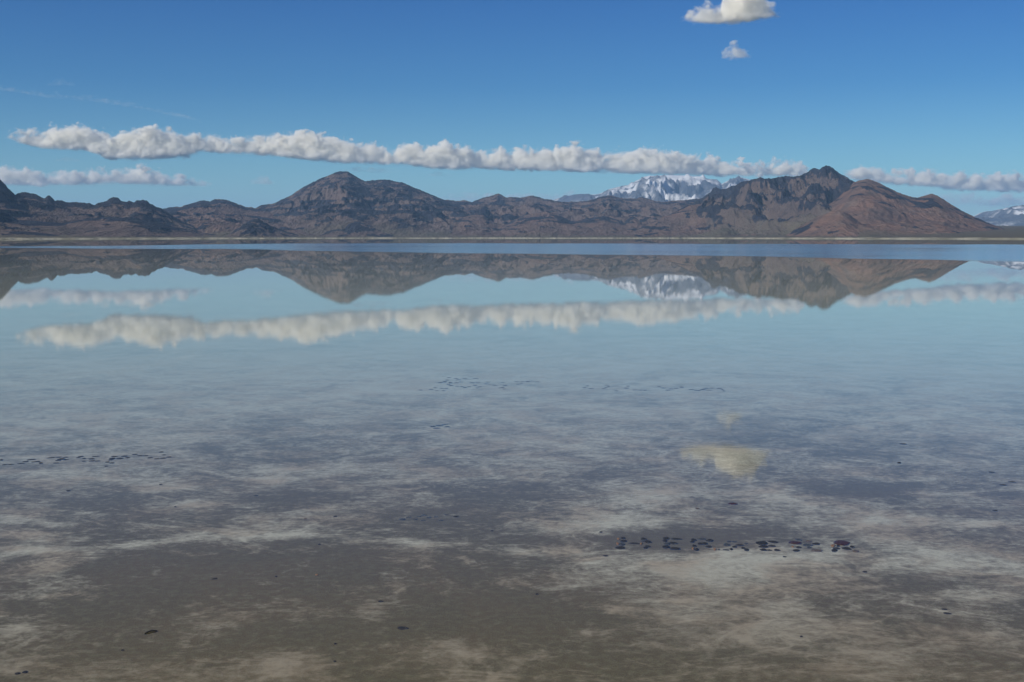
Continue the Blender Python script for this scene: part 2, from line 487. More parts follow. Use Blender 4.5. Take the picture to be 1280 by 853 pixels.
# pale salt patches, where the photograph shows them
BL = [(930, 715, 150, 32, .30), (1000, 745, 220, 45, .30), (1010, 690, 110, 22, .35), (880, 705, 90, 20, .35), (700, 645, 110, 18, .5), (810, 622, 60, 12, .4), (770, 660, 70, 10, .5),
      (960, 618, 60, 12, .45), (1015, 640, 80, 12, .45), (1110, 650, 60, 10, .35), (1228, 654, 32, 3.5, .9), (1150, 622, 40, 7, .3), (1130, 600, 45, 4, .45), (1180, 580, 40, 3.5, .4),
      (62, 703, 26, 10, .55), (60, 735, 26, 18, .5), (112, 748, 18, 14, .6), (18, 785, 28, 18, .65), (180, 770, 20, 6, .55), (75, 822, 40, 14, .4), (10, 835, 30, 20, .45), (112, 700, 16, 5, .5),
      (285, 836, 20, 9, .6), (352, 832, 34, 13, .5), (245, 812, 18, 4, .5), (188, 797, 14, 5, .5), (495, 733, 15, 9, .65), (467, 766, 17, 12, .65), (400, 835, 25, 12, .3),
      (560, 812, 26, 14, .42), (585, 838, 24, 14, .42), (640, 828, 36, 10, .4), (700, 812, 30, 8, .4), (735, 790, 22, 10, .35), (650, 850, 70, 14, .35),
      (835, 765, 55, 14, .4), (900, 800, 90, 32, .5), (1000, 790, 90, 26, .45), (1080, 800, 60, 12, .25), (880, 845, 80, 16, .45), (1180, 840, 80, 10, .3), (1200, 790, 60, 8, .3),
      (1190, 745, 40, 8, .45), (1215, 700, 60, 14, .35), (1140, 700, 60, 14, .35), (1265, 745, 20, 30, .25),
      (205, 611, 30, 5, .6), (255, 630, 36, 5, .55), (110, 641, 22, 4, .4), (85, 655, 26, 4, .6), (35, 650, 30, 6, .4), (35, 672, 45, 6, .4), (250, 663, 60, 5, .3), (350, 655, 30, 6, .35),
      (330, 602, 20, 5, .4), (440, 590, 90, 6, .25), (640, 590, 60, 8, .4), (560, 520, 60, 6, .3), (630, 600, 50, 6, .4), (720, 555, 70, 8, .25), (860, 515, 40, 5, .3),
      (230, 548, 60, 4, .35), (120, 600, 70, 5, .35), (340, 505, 60, 4, .35), (660, 505, 90, 6, .25), (70, 535, 60, 4, .3), (120, 520, 60, 4, .25), (330, 585, 50, 4, .3),
      (845, 712, 50, 10, .35), (1050, 610, 200, 60, .08), (500, 480, 200, 18, .12), (800, 450, 200, 10, .10),
      # darker mud
      (850, 674, 105, 11, -1.1), (1080, 614, 62, 11, -.7), (630, 760, 150, 42, -.45), (250, 720, 160, 30, -.45), (1090, 745, 85, 22, -.5), (1180, 790, 60, 10, -.3),
      (230, 785, 160, 40, -.25), (560, 640, 90, 14, -.35), (160, 640, 40, 9, -.3), (260, 560, 18, 5, -.6), (400, 700, 120, 14, -.35), (780, 640, 22, 5, -.4), (1230, 600, 50, 20, -.25),
      (350, 620, 80, 10, -.25), (900, 845, 20, 12, -.4), (1240, 835, 40, 12, -.25), (1050, 560, 120, 20, -.2), (640, 790, 60, 20, -.2)]
LINES = [([(0, 690), (130, 684), (230, 676), (330, 667), (430, 672), (560, 680), (640, 690), (720, 690)], 5.5, .75), ([(60, 690), (200, 688), (290, 693), (330, 690)], 4, .4),
         ([(545, 690), (600, 704), (700, 708), (760, 700)], 4, .35), ([(640, 735), (700, 745), (760, 760), (830, 765)], 5, .35), ([(540, 800), (600, 825), (610, 853)], 9, .3),
         ([(610, 850), (650, 825), (740, 785)], 8, .3), ([(1020, 760), (1100, 775), (1200, 790), (1280, 800)], 7, .25), ([(930, 560), (1000, 580), (1080, 590), (1160, 600)], 3, .2),
         ([(330, 600), (420, 572), (520, 545), (640, 520)], 4, .25), ([(0, 600), (140, 585), (260, 565)], 4, .2), ([(0, 540), (120, 522), (300, 500)], 3, .25),
         ([(930, 600), (960, 615), (1000, 632)], 5, .4), ([(1000, 570), (1080, 596), (1120, 604), (1160, 606)], 3, .25), ([(1100, 640), (1160, 622), (1200, 618)], 4, .3)]
salt = np.zeros_like(X)
for cx, cy_, rx, ry, am in BL:
    am = am * (.65 if cy_ > 795 and am > 0 else 1)
    salt += am * np.exp(-(((PX - cx) / rx) ** 2 + ((PY - cy_) / ry) ** 2) * 0.8)
for pts, wd, am in LINES:
    xs = np.array([p[0] for p in pts], float); ys = np.array([p[1] for p in pts], float)
    yy = np.interp(PX, xs, ys)
    inside = sstep(xs[0] - 30, xs[0] + 5, PX) * (1 - sstep(xs[-1] - 5, xs[-1] + 30, PX))
    salt += am * inside * np.exp(-((PY - yy) / wd) ** 2) * np.clip(.75 + 1.3 * fbm2(AZ * 25, LR * 14, 3, 750), 0, 1.3)
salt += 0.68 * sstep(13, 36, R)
inw = sstep(-420, -40, PX) * (1 - sstep(1320, 1700, PX)) * (1 - sstep(880, 1150, PY))
inw = np.where(np.cos(AZ) > 0.3, inw, 0)
salt = salt * inw + (1 - inw) * (0.45 * fbm2(X / 4, Y / 4, 3, 700) + 0.12 + 0.6 * sstep(14, 40, R))
nb = fbm2(X / 9, Y / 9, 3, 710)
Zg = np.full_like(X, -DEPTH) + 0.003 * np.exp(-R / 400) * (fbm2(X / 4.0, Y / 4.0, 4, 720))
SHR = np.where(np.cos(AZ) > 0, shore(np.where(AZ > math.pi, AZ - 2 * math.pi, AZ)), 2000)
Zg = np.where(R > SHR - 20, -2.0, Zg)
behind_land = (R > SHR + 600) & (np.cos(AZ) < 0.65)
Zg = np.where(behind_land, 1.0, Zg)

gm, t = new_mat("salt_mud")
pos = t.pos()
flat = t.scaled(pos, (1, 1, 0))
sa = t.attr("salt")
warp = t.noise(flat, 0.5, 3, 0.5)
nA = t.noise(flat, 0.30, 10, 0.66, 1.6)       # patches of metres
nB = t.noise(flat, 1.1, 9, 0.66, 1.8)        # patches of decimetres
nC = t.noise(flat, 9.0, 6, 0.7, 0.3)         # crust grain
nD = t.noise(flat, 60.0, 3, 0.6)
sm = t.math('ADD', t.math('MULTIPLY', t.math('SUBTRACT', nA, 0.5), 2.2), t.math('MULTIPLY', t.math('SUBTRACT', nB, 0.5), 1.9))
sm = t.math('ADD', sm, t.math('MULTIPLY', t.math('SUBTRACT', nC, 0.5), 1.0))
nW = t.noise(t.scaled(pos, (0.55, 0.9, 0)), 1.0, 8, 0.6, 2.2)
nX = t.noise(t.scaled(pos, (1.7, 2.6, 0)), 1.0, 7, 0.62, 1.6)
w1 = t.mapr(t.math('ABSOLUTE', t.math('SUBTRACT', nW, 0.5)), 0.0, 0.05, 1, 0)
w2 = t.mapr(t.math('ABSOLUTE', t.math('SUBTRACT', nX, 0.52)), 0.0, 0.06, 1, 0)
wisp = t.math('ADD', t.math('MULTIPLY', w1, 0.26), t.math('MULTIPLY', w2, 0.18))
s0 = t.math('ADD', t.math('ADD', sm, sa), wisp)
sf = t.mapr(s0, -0.1, 1.15)
mud = t.mix(t.mapr(nA, 0.35, 0.65), (0.090, 0.074, 0.040), (0.106, 0.080, 0.042))
mud = t.mix(t.mapr(nC, 0.4, 0.7), mud, (0.125, 0.113, 0.066))
saltc = t.mix(t.mapr(t.noise(flat, 0.9, 5, 0.6, 0.5), 0.42, 0.62), (0.49, 0.48, 0.42), (0.42, 0.36, 0.28))
saltc = t.mix(t.mapr(nC, 0.3, 0.7), t.mix(0.35, saltc, (0.2, 0.17, 0.13)), saltc)
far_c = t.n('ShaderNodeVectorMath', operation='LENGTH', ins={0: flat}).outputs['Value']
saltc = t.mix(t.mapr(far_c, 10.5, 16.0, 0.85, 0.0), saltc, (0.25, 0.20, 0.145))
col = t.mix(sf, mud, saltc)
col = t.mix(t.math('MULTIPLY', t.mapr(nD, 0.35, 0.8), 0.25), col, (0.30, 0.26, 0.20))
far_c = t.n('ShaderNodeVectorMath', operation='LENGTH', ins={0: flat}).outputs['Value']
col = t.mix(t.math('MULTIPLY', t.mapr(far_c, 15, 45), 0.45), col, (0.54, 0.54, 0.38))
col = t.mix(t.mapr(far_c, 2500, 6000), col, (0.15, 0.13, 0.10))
hgt = t.math('ADD', t.math('MULTIPLY', nC, 0.6), t.math('MULTIPLY', nD, 0.4))
bmp = t.n('ShaderNodeBump', ins={'Strength': 0.5, 'Distance': 0.02, 'Height': hgt}).outputs[0]
principled(t, col, 0.9, bmp, **{'Specular IOR Level': 0.2})
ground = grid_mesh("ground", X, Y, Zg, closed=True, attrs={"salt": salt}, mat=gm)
ground["kind"] = "structure"
ground["label"] = "salt flat bed of grey mud and pale salt crust under shallow water"

# water sheet
rad = ring_radii(7.0, 1400.0, 420, 6200.0)
AZ, R = np.meshgrid(az_all, rad)
SHR = np.where(np.cos(AZ) > 0.6, shore(np.where(AZ > math.pi, AZ - 2 * math.pi, AZ)), 2400) + 20
R = np.minimum(R, SHR)
X = R * np.sin(AZ); Y = R * np.cos(AZ)
PX, PY = to_pix(X, Y, 0)
top = np.interp(PX, [-400, 0, 150, 320, 460, 620, 950, 1280, 1600], [308.8, 308.2, 307.2, 304.9, 304.3, 304.3, 305.0, 306.2, 307])
bot = np.interp(PX, [-400, 0, 320, 440, 620, 950, 1280, 1600], [310.5, 310.7, 312.4, 315.5, 317.5, 321.5, 327.5, 332])
wob = perlin2(X / 60, Y / 60, 900) * 0.5 + perlin2(X / 25, Y / 12, 901) * 0.5
rip = sstep(top - 0.5, top + 0.4, PY + wob) * (1 - sstep(bot - 1.4, bot + 0.8, PY + wob))
rip = np.where(np.cos(AZ) > 0.4, rip, 0)
wm, t = new_mat("shallow_water")
pos = t.pos()
flat = t.scaled(pos, (1, 1, 0))
rp = t.attr("ripple")
st1 = t.noise(t.scaled(pos, (0.010, 0.035, 0)), 1.0, 4, 0.6)
rp2 = t.math('MULTIPLY', rp, t.mapr(st1, 0.25, 0.55, 0.55, 1.0))
cat = t.mapr(t.noise(t.scaled(pos, (0.05, 0.11, 0)), 1.0, 5, 0.6), 0.42, 0.72)   # faint cat's paws
rough = t.math('ADD', t.math('MULTIPLY', rp2, 0.135), t.math('MULTIPLY_ADD', cat, 0.010, t.mapr(t.n('ShaderNodeVectorMath', operation='LENGTH', ins={0: flat}).outputs['Value'], 20, 120, 0.022, 0.004)))
wv = t.noise(t.scaled(pos, (2.2, 5.0, 0)), 1.0, 3, 0.55)
bmp = t.n('ShaderNodeBump', ins={'Strength': t.mapr(t.n('ShaderNodeVectorMath', operation='LENGTH', ins={0: flat}).outputs['Value'], 25, 200, 0.03, 0.0), 'Distance': 0.010, 'Height': wv}).outputs[0]
inc = t.n('ShaderNodeNewGeometry').outputs['Incoming']
cosi = t.math('ABSOLUTE', t.n('ShaderNodeVectorMath', operation='DOT_PRODUCT', ins={0: inc, 1: bmp}).outputs['Value'])
fr = t.math('MULTIPLY_ADD', t.math('POWER', t.math('SUBTRACT', 1.0, cosi, clamp=True), 6.4), 0.985, 0.015)
fr = t.math('MAXIMUM', fr, t.math('MULTIPLY', rp, 0.97))
gl = t.n('ShaderNodeBsdfGlossy', distribution='MULTI_GGX', ins={'Color': (0.95, 0.96, 0.97, 1), 'Roughness': rough, 'Normal': bmp}).outputs[0]
tr = t.n('ShaderNodeBsdfTransparent', ins={'Color': (0.97, 0.98, 0.92, 1)}).outputs[0]
mx = t.n('ShaderNodeMixShader', ins={0: fr, 1: tr, 2: gl}).outputs[0]
o_ = t.n('ShaderNodeOutputMaterial')
t.t.links.new(mx, o_.inputs[0])
water = grid_mesh("water", X, Y, np.zeros_like(X), closed=True, attrs={"ripple": rip}, mat=wm)
water["kind"] = "structure"
water["label"] = "still shallow water mirroring the hills and clouds"

# ------------------------------------------------------------------ clouds
cm, t = new_mat("cloud_vapour")


def cloud_mat(name, dens):
    m, t = new_mat(name)
    v = t.n('ShaderNodeVolumePrincipled', ins={'Color': (1.0, 0.988, 0.95, 1), 'Density': dens, 'Anisotropy': 0.0})
    o = t.n('ShaderNodeOutputMaterial')
    t.t.links.new(v.outputs[0], o.inputs['Volume'])
    return m


def ico(level=1):
    import bmesh
    bm = bmesh.new()
    bmesh.ops.create_icosphere(bm, subdivisions=level, radius=1)
    v = np.array([x.co[:] for x in bm.verts]); f = np.array([[q.index for q in p.verts] for p in bm.faces])
    bm.free()
    return v, f



def surface_net(v, iso):
    """quads around the region v > iso of a 3D array; vertex positions in index units"""
    ins = v > iso
    nx, ny, nz = v.shape
    acc = np.zeros((nx - 1, ny - 1, nz - 1, 3)); cnt = np.zeros((nx - 1, ny - 1, nz - 1))
    for ax in range(3):
        a = np.moveaxis(v, ax, 0); b = np.moveaxis(ins, ax, 0)
        cross = b[:-1] != b[1:]
        t_ = np.where(cross, (iso - a[:-1]) / np.where(cross, a[1:] - a[:-1], 1), 0)
        cross = np.moveaxis(cross, 0, ax); t_ = np.moveaxis(t_, 0, ax)
        oth = [k for k in range(3) if k != ax]
        for d0 in (0, 1):
            for d1 in (0, 1):
                sl = [slice(None)] * 3
                sl[ax] = slice(0, v.shape[ax] - 1)
                sl[oth[0]] = slice(d0, v.shape[oth[0]] - 1 + d0); sl[oth[1]] = slice(d1, v.shape[oth[1]] - 1 + d1)
                c = cross[tuple(sl)]; tt = t_[tuple(sl)]
                p = np.zeros(c.shape + (3,)); p[..., ax] = tt; p[..., oth[0]] = d0; p[..., oth[1]] = d1
                acc += p * c[..., None]; cnt += c
    act = cnt > 0
    ids = np.full(act.shape, -1); ids[act] = np.arange(act.sum())
    base = np.stack(np.meshgrid(*[np.arange(n - 1) for n in v.shape], indexing='ij'), -1)
    V = (base + acc / np.maximum(cnt, 1)[..., None])[act]
    quads = []
    for ax in range(3):
        o0, o1 = (ax + 1) % 3, (ax + 2) % 3
        sl0 = [slice(1, -1)] * 3; sl0[ax] = slice(0, v.shape[ax] - 1); sl1 = list(sl0); sl1[ax] = slice(1, v.shape[ax])
        a = ins[tuple(sl0)]; b = ins[tuple(sl1)]
        for flip, m in ((False, a & ~b), (True, ~a & b)):
            I = np.argwhere(m)
            if not len(I):
                continue
            I[:, o0] += 1; I[:, o1] += 1
            cs = []
            for e0, e1 in ((-1, -1), (0, -1), (0, 0), (-1, 0)):
                J = I.copy(); J[:, o0] += e0; J[:, o1] += e1
                cs.append(ids[J[:, 0], J[:, 1], J[:, 2]])
            q = np.stack(cs, -1)
            quads.append(q[:, ::-1] if flip else q)
    return V, np.concatenate(quads) if quads else np.zeros((0, 4), int)


def make_cloud(top, basep, dist, label, dens, mat_name="cloud_vapour", seed=0, vox=1.1, bil=1.0, rag=1.0, group=None, gaps=0.0, lift=0.0, **kw):
    """a cumulus body: a field around the cloud's outline, roughened by billows, cut at three levels
    (dense heart, body, thin veil) into nested shells of even vapour"""
    top = np.array(top, float); bs = np.array(basep, float)
    mpp = dist / F
    x0, x1 = top[0, 0] - 8, top[-1, 0] + 8
    y0 = top[:, 1].min() - 10; y1 = bs[:, 1].max() + 5
    gx = np.arange(x0, x1, vox); gy = np.arange(y0, y1, vox)
    thc = np.interp(gx, bs[:, 0], bs[:, 1]) - np.interp(gx, top[:, 0], top[:, 1])
    dmax = thc.max() * .6 + 8
    gd = np.arange(-dmax, dmax, vox * 1.25)
    PXg, PYg, PDg = np.meshgrid(gx, gy, gd, indexing='ij')
    rag_x = PXg
    yt = np.interp(rag_x, top[:, 0], top[:, 1]); yb = np.interp(rag_x, bs[:, 0], bs[:, 1])
    th = np.maximum(yb - yt, 0.5)
    wdt = th * .55 + 1.0
    up = (PYg - yt); dn = (yb - PYg); sd = wdt - np.abs(PDg)
    en = np.minimum(PXg - top[0, 0], top[-1, 0] - PXg)
    d = np.minimum(np.minimum(up * .8, dn * 1.3), np.minimum(sd * .7, en * .8))
    near = (d > -7)
    f = np.full(d.shape, -20.0)
    a, b, c = PXg[near], PYg[near], PDg[near]
    dd = d[near]
    hh = np.clip(dn[near] / th[near], 0, 1)                       # 0 at the base, 1 at the top
    n = 0
    wx = 3.0 * perlin3(a / 17, b / 17, c / 17, seed + 5)
    for sc, am in ((17.0, 4.6), (8.0, 3.2), (4.0, 1.9), (2.0, 1.0)):
        pn = perlin3((a + wx) / (sc * 1.25), b / sc, c / sc, seed + int(sc * 7))
        n = n + am * (3.2 * np.abs(pn) - 0.98) * (.45 + .55 * hh)
    lim = np.minimum(1.0, .35 + th[near] / 22)
    gp = gaps * np.clip(perlin3(a / 38, b / 60, c / 90, seed + 77) - .12, 0, 1) * 16
    dd = dd + lift
    f[near] = dd + bil * n * lim - gp
    # the veil is more ragged
    wsp = perlin3(a / 9, b / 3.2, c / 6, seed + 91) * 2.2 + perlin3(a / 3.5, b / 1.7, c / 3, seed + 92) * 1.3
    fv = np.full(d.shape, -20.0)
    fv[near] = dd + .6 * bil * n * lim - gp + rag * 1.3 * wsp + .1
    Vs = []; Fs = []; Ms = []; off = 0
    for k, (arr, iso) in enumerate(((f, 2.6), (f, 0.2), (fv, -1.0))):
        V, Q = surface_net(arr, iso)
        if len(Q) == 0:
            continue
        Vs.append(V); Fs.append(Q + off); Ms.append(np.full(len(Q), k)); off += len(V)
    V = np.concatenate(Vs); Q = np.concatenate(Fs); M = np.concatenate(Ms)
    ppx = x0 + V[:, 0] * vox; ppy = y0 + V[:, 1] * vox; pd = gd[0] + V[:, 2] * vox * 1.25
    xc = (ppx - 640) / F; yc = (426.5 - ppy) / F
    dx, dy, dz = xc, math.cos(P) + yc * math.sin(P), -math.sin(P) + yc * math.cos(P)
    hz_ = np.hypot(dx, dy)
    # the bank hangs on a straight line square to the view, so it has one true distance and depth
    yy = dist * np.ones_like(dx)
    co = np.stack([dx / dy * yy, yy + pd * mpp, CAM_H + dz / dy * yy], -1)
    origin = np.array([co[:, 0].mean(), co[:, 1].mean(), co[:, 2].min()])
    co -= origin
    me = bpy.data.meshes.new("cloud")
    me.vertices.add(len(co)); me.vertices.foreach_set("co", co.astype(np.float32).ravel())
    me.loops.add(Q.size); me.loops.foreach_set("vertex_index", Q.astype(np.int32).ravel())
    me.polygons.add(len(Q))
    me.polygons.foreach_set("loop_start", np.arange(0, Q.size, 4, dtype=np.int32))
    me.polygons.foreach_set("loop_total", np.full(len(Q), 4, dtype=np.int32))
    for k in range(3):
        me.materials.append(mats_c[mat_name][k])
    me.polygons.foreach_set("material_index", M.astype(np.int32))
    me.update(calc_edges=True)
    o = bpy.data.objects.new("cloud", me)
    o.location = origin
    C.objects.link(o)
    o["label"] = label; o["category"] = "cloud"
    if group: o["group"] = group
    return o


def vap(n, a, b, c):
    return [cloud_mat(n, a), cloud_mat(n, b), cloud_mat(n, c)]


mats_c = {"cloud_vapour": vap("cloud_vapour", .0085, .0018, .0005), "thin_vapour": vap("thin_vapour", .0009, .0007, .0003),
          "faint_vapour": vap("faint_vapour", .0005, .0004, .0003), "near_vapour": vap("near_vapour", .012, .0050, .0016),
          "near_thin": vap("near_thin", .005, .004, .0018), "ice_trail": vap("ice_trail", .0007, .0007, .0005)}
bpy.data.materials.remove(cm)

BT = [(8, 171), (25, 166.5), (50, 162), (75, 160.5), (100, 157.5), (110, 159), (125, 166), (148, 171), (165, 165), (180, 161.5), (205, 162), (225, 167), (240, 170), (300, 172.5), (340, 169), (370, 166.5), (382, 166), (400, 169), (430, 175), (450, 180), (490, 188.5),
      (510, 179), (530, 184), (550, 181), (565, 181), (595, 190), (620, 189), (640, 189.5), (665, 187.5), (690, 186.5), (705, 183.5), (718, 182), (735, 185), (755, 191.5), (785, 188.5), (810, 187), (840, 190.5), (870, 196), (900, 201.5),
      (940, 206.5), (965, 203.5), (985, 200.5), (1000, 202), (1010, 210), (1020, 216)]
BB = [(8, 173), (30, 180), (60, 187), (90, 188), (110, 187), (135, 199), (150, 199.5), (180, 199), (230, 197), (250, 190), (300, 193), (350, 196), (380, 199), (420, 203), (460, 205), (500, 205), (540, 211), (600, 211.5), (650, 213.5), (700, 214.5), (750, 215.5),
      (800, 217.5), (850, 219), (900, 220), (950, 221.5), (1020, 221)]
make_cloud(BT, BB, 60000, "long white cloud bank stretching over the hills and touching the snowy summit", 0, seed=11, gaps=.35)
make_cloud([(1056, 218), (1066, 213), (1075, 209.5), (1090, 213), (1110, 215.5), (1130, 217), (1150, 213.5), (1165, 214.5), (1180, 218.5), (1215, 222), (1250, 219.5), (1270, 222), (1300, 225), (1360, 222), (1420, 230)],
           [(1056, 221), (1090, 229), (1150, 232), (1200, 237), (1260, 239.5), (1420, 240)], 60000, "white puffy cloud bank right of the dark rocky peak", 0, seed=12, gaps=.0, bil=.95, lift=1.0)
make_cloud([(-160, 222), (-80, 212), (-30, 214), (0, 210.5), (20, 213), (60, 217.5), (100, 215), (140, 215), (175, 211.5), (195, 215), (215, 222), (235, 223), (262, 230)],
           [(-160, 230), (0, 230), (50, 232), (100, 231), (150, 229), (190, 231), (262, 232.5)], 56000, "low flat cloud above the hills at the far left, under the long bank", 0, seed=13, gaps=.05, bil=.8, lift=.9)
make_cloud([(850, 24), (860, 17), (875, 10), (885, 6), (895, 11), (903, 2), (912, -6), (925, -11), (940, -9), (952, -5), (960, 2), (968, 12), (976, 20)],
           [(850, 25.5), (875, 29), (900, 28.5), (940, 26), (976, 21.5)], 15500, "bright white cloud cut by the top edge of the photo", 0, "near_vapour", seed=14)
make_cloud([(904, 68), (911, 58), (918, 54.5), (925, 60), (937, 70)], [(904, 72), (920, 73.5), (937, 72.5)], 15500,
           "tiny wispy cloud alone below the bright cloud at the top", 0, "near_thin", seed=15)
make_cloud([(1222, 256), (1240, 250), (1252, 246.5), (1268, 245), (1285, 244), (1330, 248), (1380, 252)], [(1222, 258), (1250, 258), (1300, 256), (1380, 257)], 84000,
           "low thin cloud just above the snowy mountain at the right edge", 0, "thin_vapour", seed=16, lift=.8)
make_cloud([(1150, 246), (1180, 243), (1215, 242), (1245, 247)], [(1150, 252), (1200, 256), (1245, 254)], 84000,
           "faint grey veil of cloud over the right end of the hills", 0, "faint_vapour", seed=17)
make_cloud([(316, 226), (326, 221.5), (334, 222), (344, 229)], [(316, 229), (330, 230.5), (344, 231)], 60000, "small faint cloud puff left of the pointed brown peak", 0, "thin_vapour", seed=18, lift=.6)
make_cloud([(72, 199), (82, 196), (97, 200)], [(72, 201), (97, 201)], 60000, "small cloud scrap just under the left end of the long bank", 0, "thin_vapour", seed=19)
make_cloud([(430, 212), (455, 210), (480, 212), (505, 214)], [(430, 214), (470, 216), (505, 216)], 60000, "faint cloud streak just above and right of the pointed brown peak", 0, "faint_vapour", seed=20)
make_cloud([(535, 219), (550, 216), (562, 219)], [(535, 220), (562, 220)], 60000, "small cloud scrap hanging below the middle of the long bank", 0, "faint_vapour", seed=23)
make_cloud([(535, 250), (565, 244), (605, 243), (640, 243.5), (680, 242), (730, 244), (760, 246)], [(535, 253), (640, 252), (760, 252)], 90000,
           "faint low cloud lying along the hilltops left of the snowy mountain", 0, "faint_vapour", seed=21)
make_cloud([(62, 103), (78, 100), (92, 103)], [(62, 106), (92, 106)], 26000, "barely visible grey wisp high in the sky at upper left", 0, "faint_vapour", seed=22)
tr = make_cloud([(-60, 102), (0, 109), (60, 119), (120, 123), (190, 136), (250, 151)], [(-60, 104), (0, 112), (60, 121.5), (120, 126), (190, 138), (250, 152)], 30000,
                "thin pale streak of high cloud sloping down at upper left", 0, "ice_trail", seed=24, vox=0.6, rough=.3)

# ------------------------------------------------------------------ air
HAZE = True
if HAZE:
    import bmesh
    bm = bmesh.new()
    bmesh.ops.create_cube(bm, size=1.0)
    me = bpy.data.meshes.new("haze")
    bm.to_mesh(me); bm.free()
    hz = bpy.data.objects.new("haze", me)
    C.objects.link(hz)
    z0, z1 = -3.2, 1300.0
    hz.location = (0, 0, (z0 + z1) / 2)
    hz.scale = (99000, 99000, z1 - z0)
    hmz, t = new_mat("pale_air")
    v = t.n('ShaderNodeVolumePrincipled', ins={'Color': (0.38, 0.64, 1.0, 1), 'Density': 2.8e-5, 'Anisotropy': 0.0})
    o_ = t.n('ShaderNodeOutputMaterial')
    t.t.links.new(v.outputs[0], o_.inputs['Volume'])
    me.materials.append(hmz)
    hz["kind"] = "stuff"
    hz["label"] = "pale blue air haze between the viewer and the far mountains"

# ------------------------------------------------------------------ stones
def stone_material(name, c1, c2, wet=0.25):
    m, t = new_mat(name)
    tc = t.n('ShaderNodeTexCoord').outputs['Object']
    n = t.noise(tc, 3.0, 6, 0.65)
    n2 = t.noise(tc, 14.0, 4, 0.6)
    c = t.mix(t.mapr(n, 0.35, 0.65), c1, c2)
    c = t.mix(t.math('MULTIPLY', t.mapr(n2, 0.55, 0.8), 0.4), c, tuple(min(1, 2.2 * k) for k in c2))
    b = t.n('ShaderNodeBump', ins={'Strength': 0.6, 'Distance': 0.05, 'Height': n2}).outputs[0]
    principled(t, c, wet + 0.15, b)
    return m


SM = {'dark': stone_material("dark_stone", (0.012, 0.012, 0.014), (0.028, 0.027, 0.030), 0.4),
      'rust': stone_material("rusty_stone", (0.17, 0.085, 0.035), (0.30, 0.17, 0.08)),
      'maroon': stone_material("maroon_stone", (0.035, 0.012, 0.012), (0.070, 0.024, 0.020)),
      'brown': stone_material("brown_stone", (0.075, 0.055, 0.042), (0.13, 0.095, 0.075)),
      'slate': stone_material("slate_stone", (0.045, 0.055, 0.075), (0.075, 0.085, 0.105), 0.15),
      'grey': stone_material("grey_stone", (0.03, 0.033, 0.038), (0.06, 0.062, 0.066))}


def stone_mesh(seed, mat):
    v, f = ico(3)
    rg = np.random.default_rng(seed)
    v = v * (1 + 0.22 * perlin3(v[:, 0] * 1.1 + seed, v[:, 1] * 1.1, v[:, 2] * 1.1, seed) + 0.09 * perlin3(v[:, 0] * 3 + seed, v[:, 1] * 3, v[:, 2] * 3, seed + 1))[:, None]
    for k in range(9):                                   # chipped faces
        n = rg.normal(size=3); n[2] = abs(n[2]) * .8; n /= np.linalg.norm(n)
        d = v @ n
        lim = rg.uniform(.66, .88)
        v = v - np.clip(d - lim, 0, None)[:, None] * n * 0.9
    v[:, 2] = np.clip(v[:, 2], -0.8, 0.72)
    v -= (v.max(0) + v.min(0)) / 2
    v /= (v.max(0) - v.min(0))
    v[:, 2] -= v[:, 2].min()
    me = bpy.data.meshes.new("stone")
    me.from_pydata(v.tolist(), [], f.tolist())
    me.polygons.foreach_set("use_smooth", [True] * len(f))
    me.materials.append(SM[mat])
    me.update()
    return me


SMESH = {k: [stone_mesh(1000 + 50 * i + j, k) for j in range(5)] for i, k in enumerate(SM)}
ORD = ["", "first", "second", "third", "fourth", "fifth", "sixth", "seventh", "eighth", "ninth", "tenth", "eleventh", "twelfth", "thirteenth", "fourteenth",
       "fifteenth", "sixteenth", "seventeenth", "eighteenth", "nineteenth", "twentieth"]
GROUND_Z = -DEPTH - 0.003


def stone(px, py, wp, hp, kind, label, group=None, name="stone", top=None, rot=None, round_=False):
    gx, gy, tt = pix_ground(px, py + hp * 0.2, 0)
    slant = math.hypot(gx, gy)
    mp = tt / F
    wd = wp * mp
    if top is None:
        top = min(0.022, max(0.003, 0.12 * hp * mp + 0.001))
    sn = CAM_H / math.sqrt(slant ** 2 + CAM_H ** 2)
    dep = max(0.32 * wd if not round_ else 0.8 * wd, (hp * mp - top * 0.95) / sn)
    dep = min(dep, wd * 2.2 + .02)
    o = bpy.data.objects.new(name, random.choice(SMESH[kind]))
    C.objects.link(o)
    o.location = (gx, gy, GROUND_Z)
    o.scale = (wd, dep, top - GROUND_Z)
    o.rotation_euler = (0, 0, math.atan2(-gx, gy) + (rot if rot is not None else random.uniform(-.12, .12)))
    o["label"] = label; o["category"] = "stone"
    if group: o["group"] = group
    return o


def cluster(off, scale, items, where, group, top=None, swap=None, shrink=1.0, grow=1.0):
    its = sorted(items, key=lambda q: q[0])
    for i, it in enumerate(its):
        x, y, w_, h_ = it[:4]
        kind = it[4] if len(it) > 4 else 'dark'
        word = {'dark': 'dark', 'rust': 'orange-brown', 'maroon': 'dark reddish', 'brown': 'brown', 'grey': 'grey'}[kind]
        lab = it[5] if len(it) > 5 else f"{ORD[i + 1]} stone from the left in {where}, {word}"
        stone(off[0] + x / scale, off[1] + y / scale, grow * w_ / scale, (shrink if h_ < 18 or shrink < 1 else 1.3) * h_ / scale, swap or kind, lab, group, top=top)


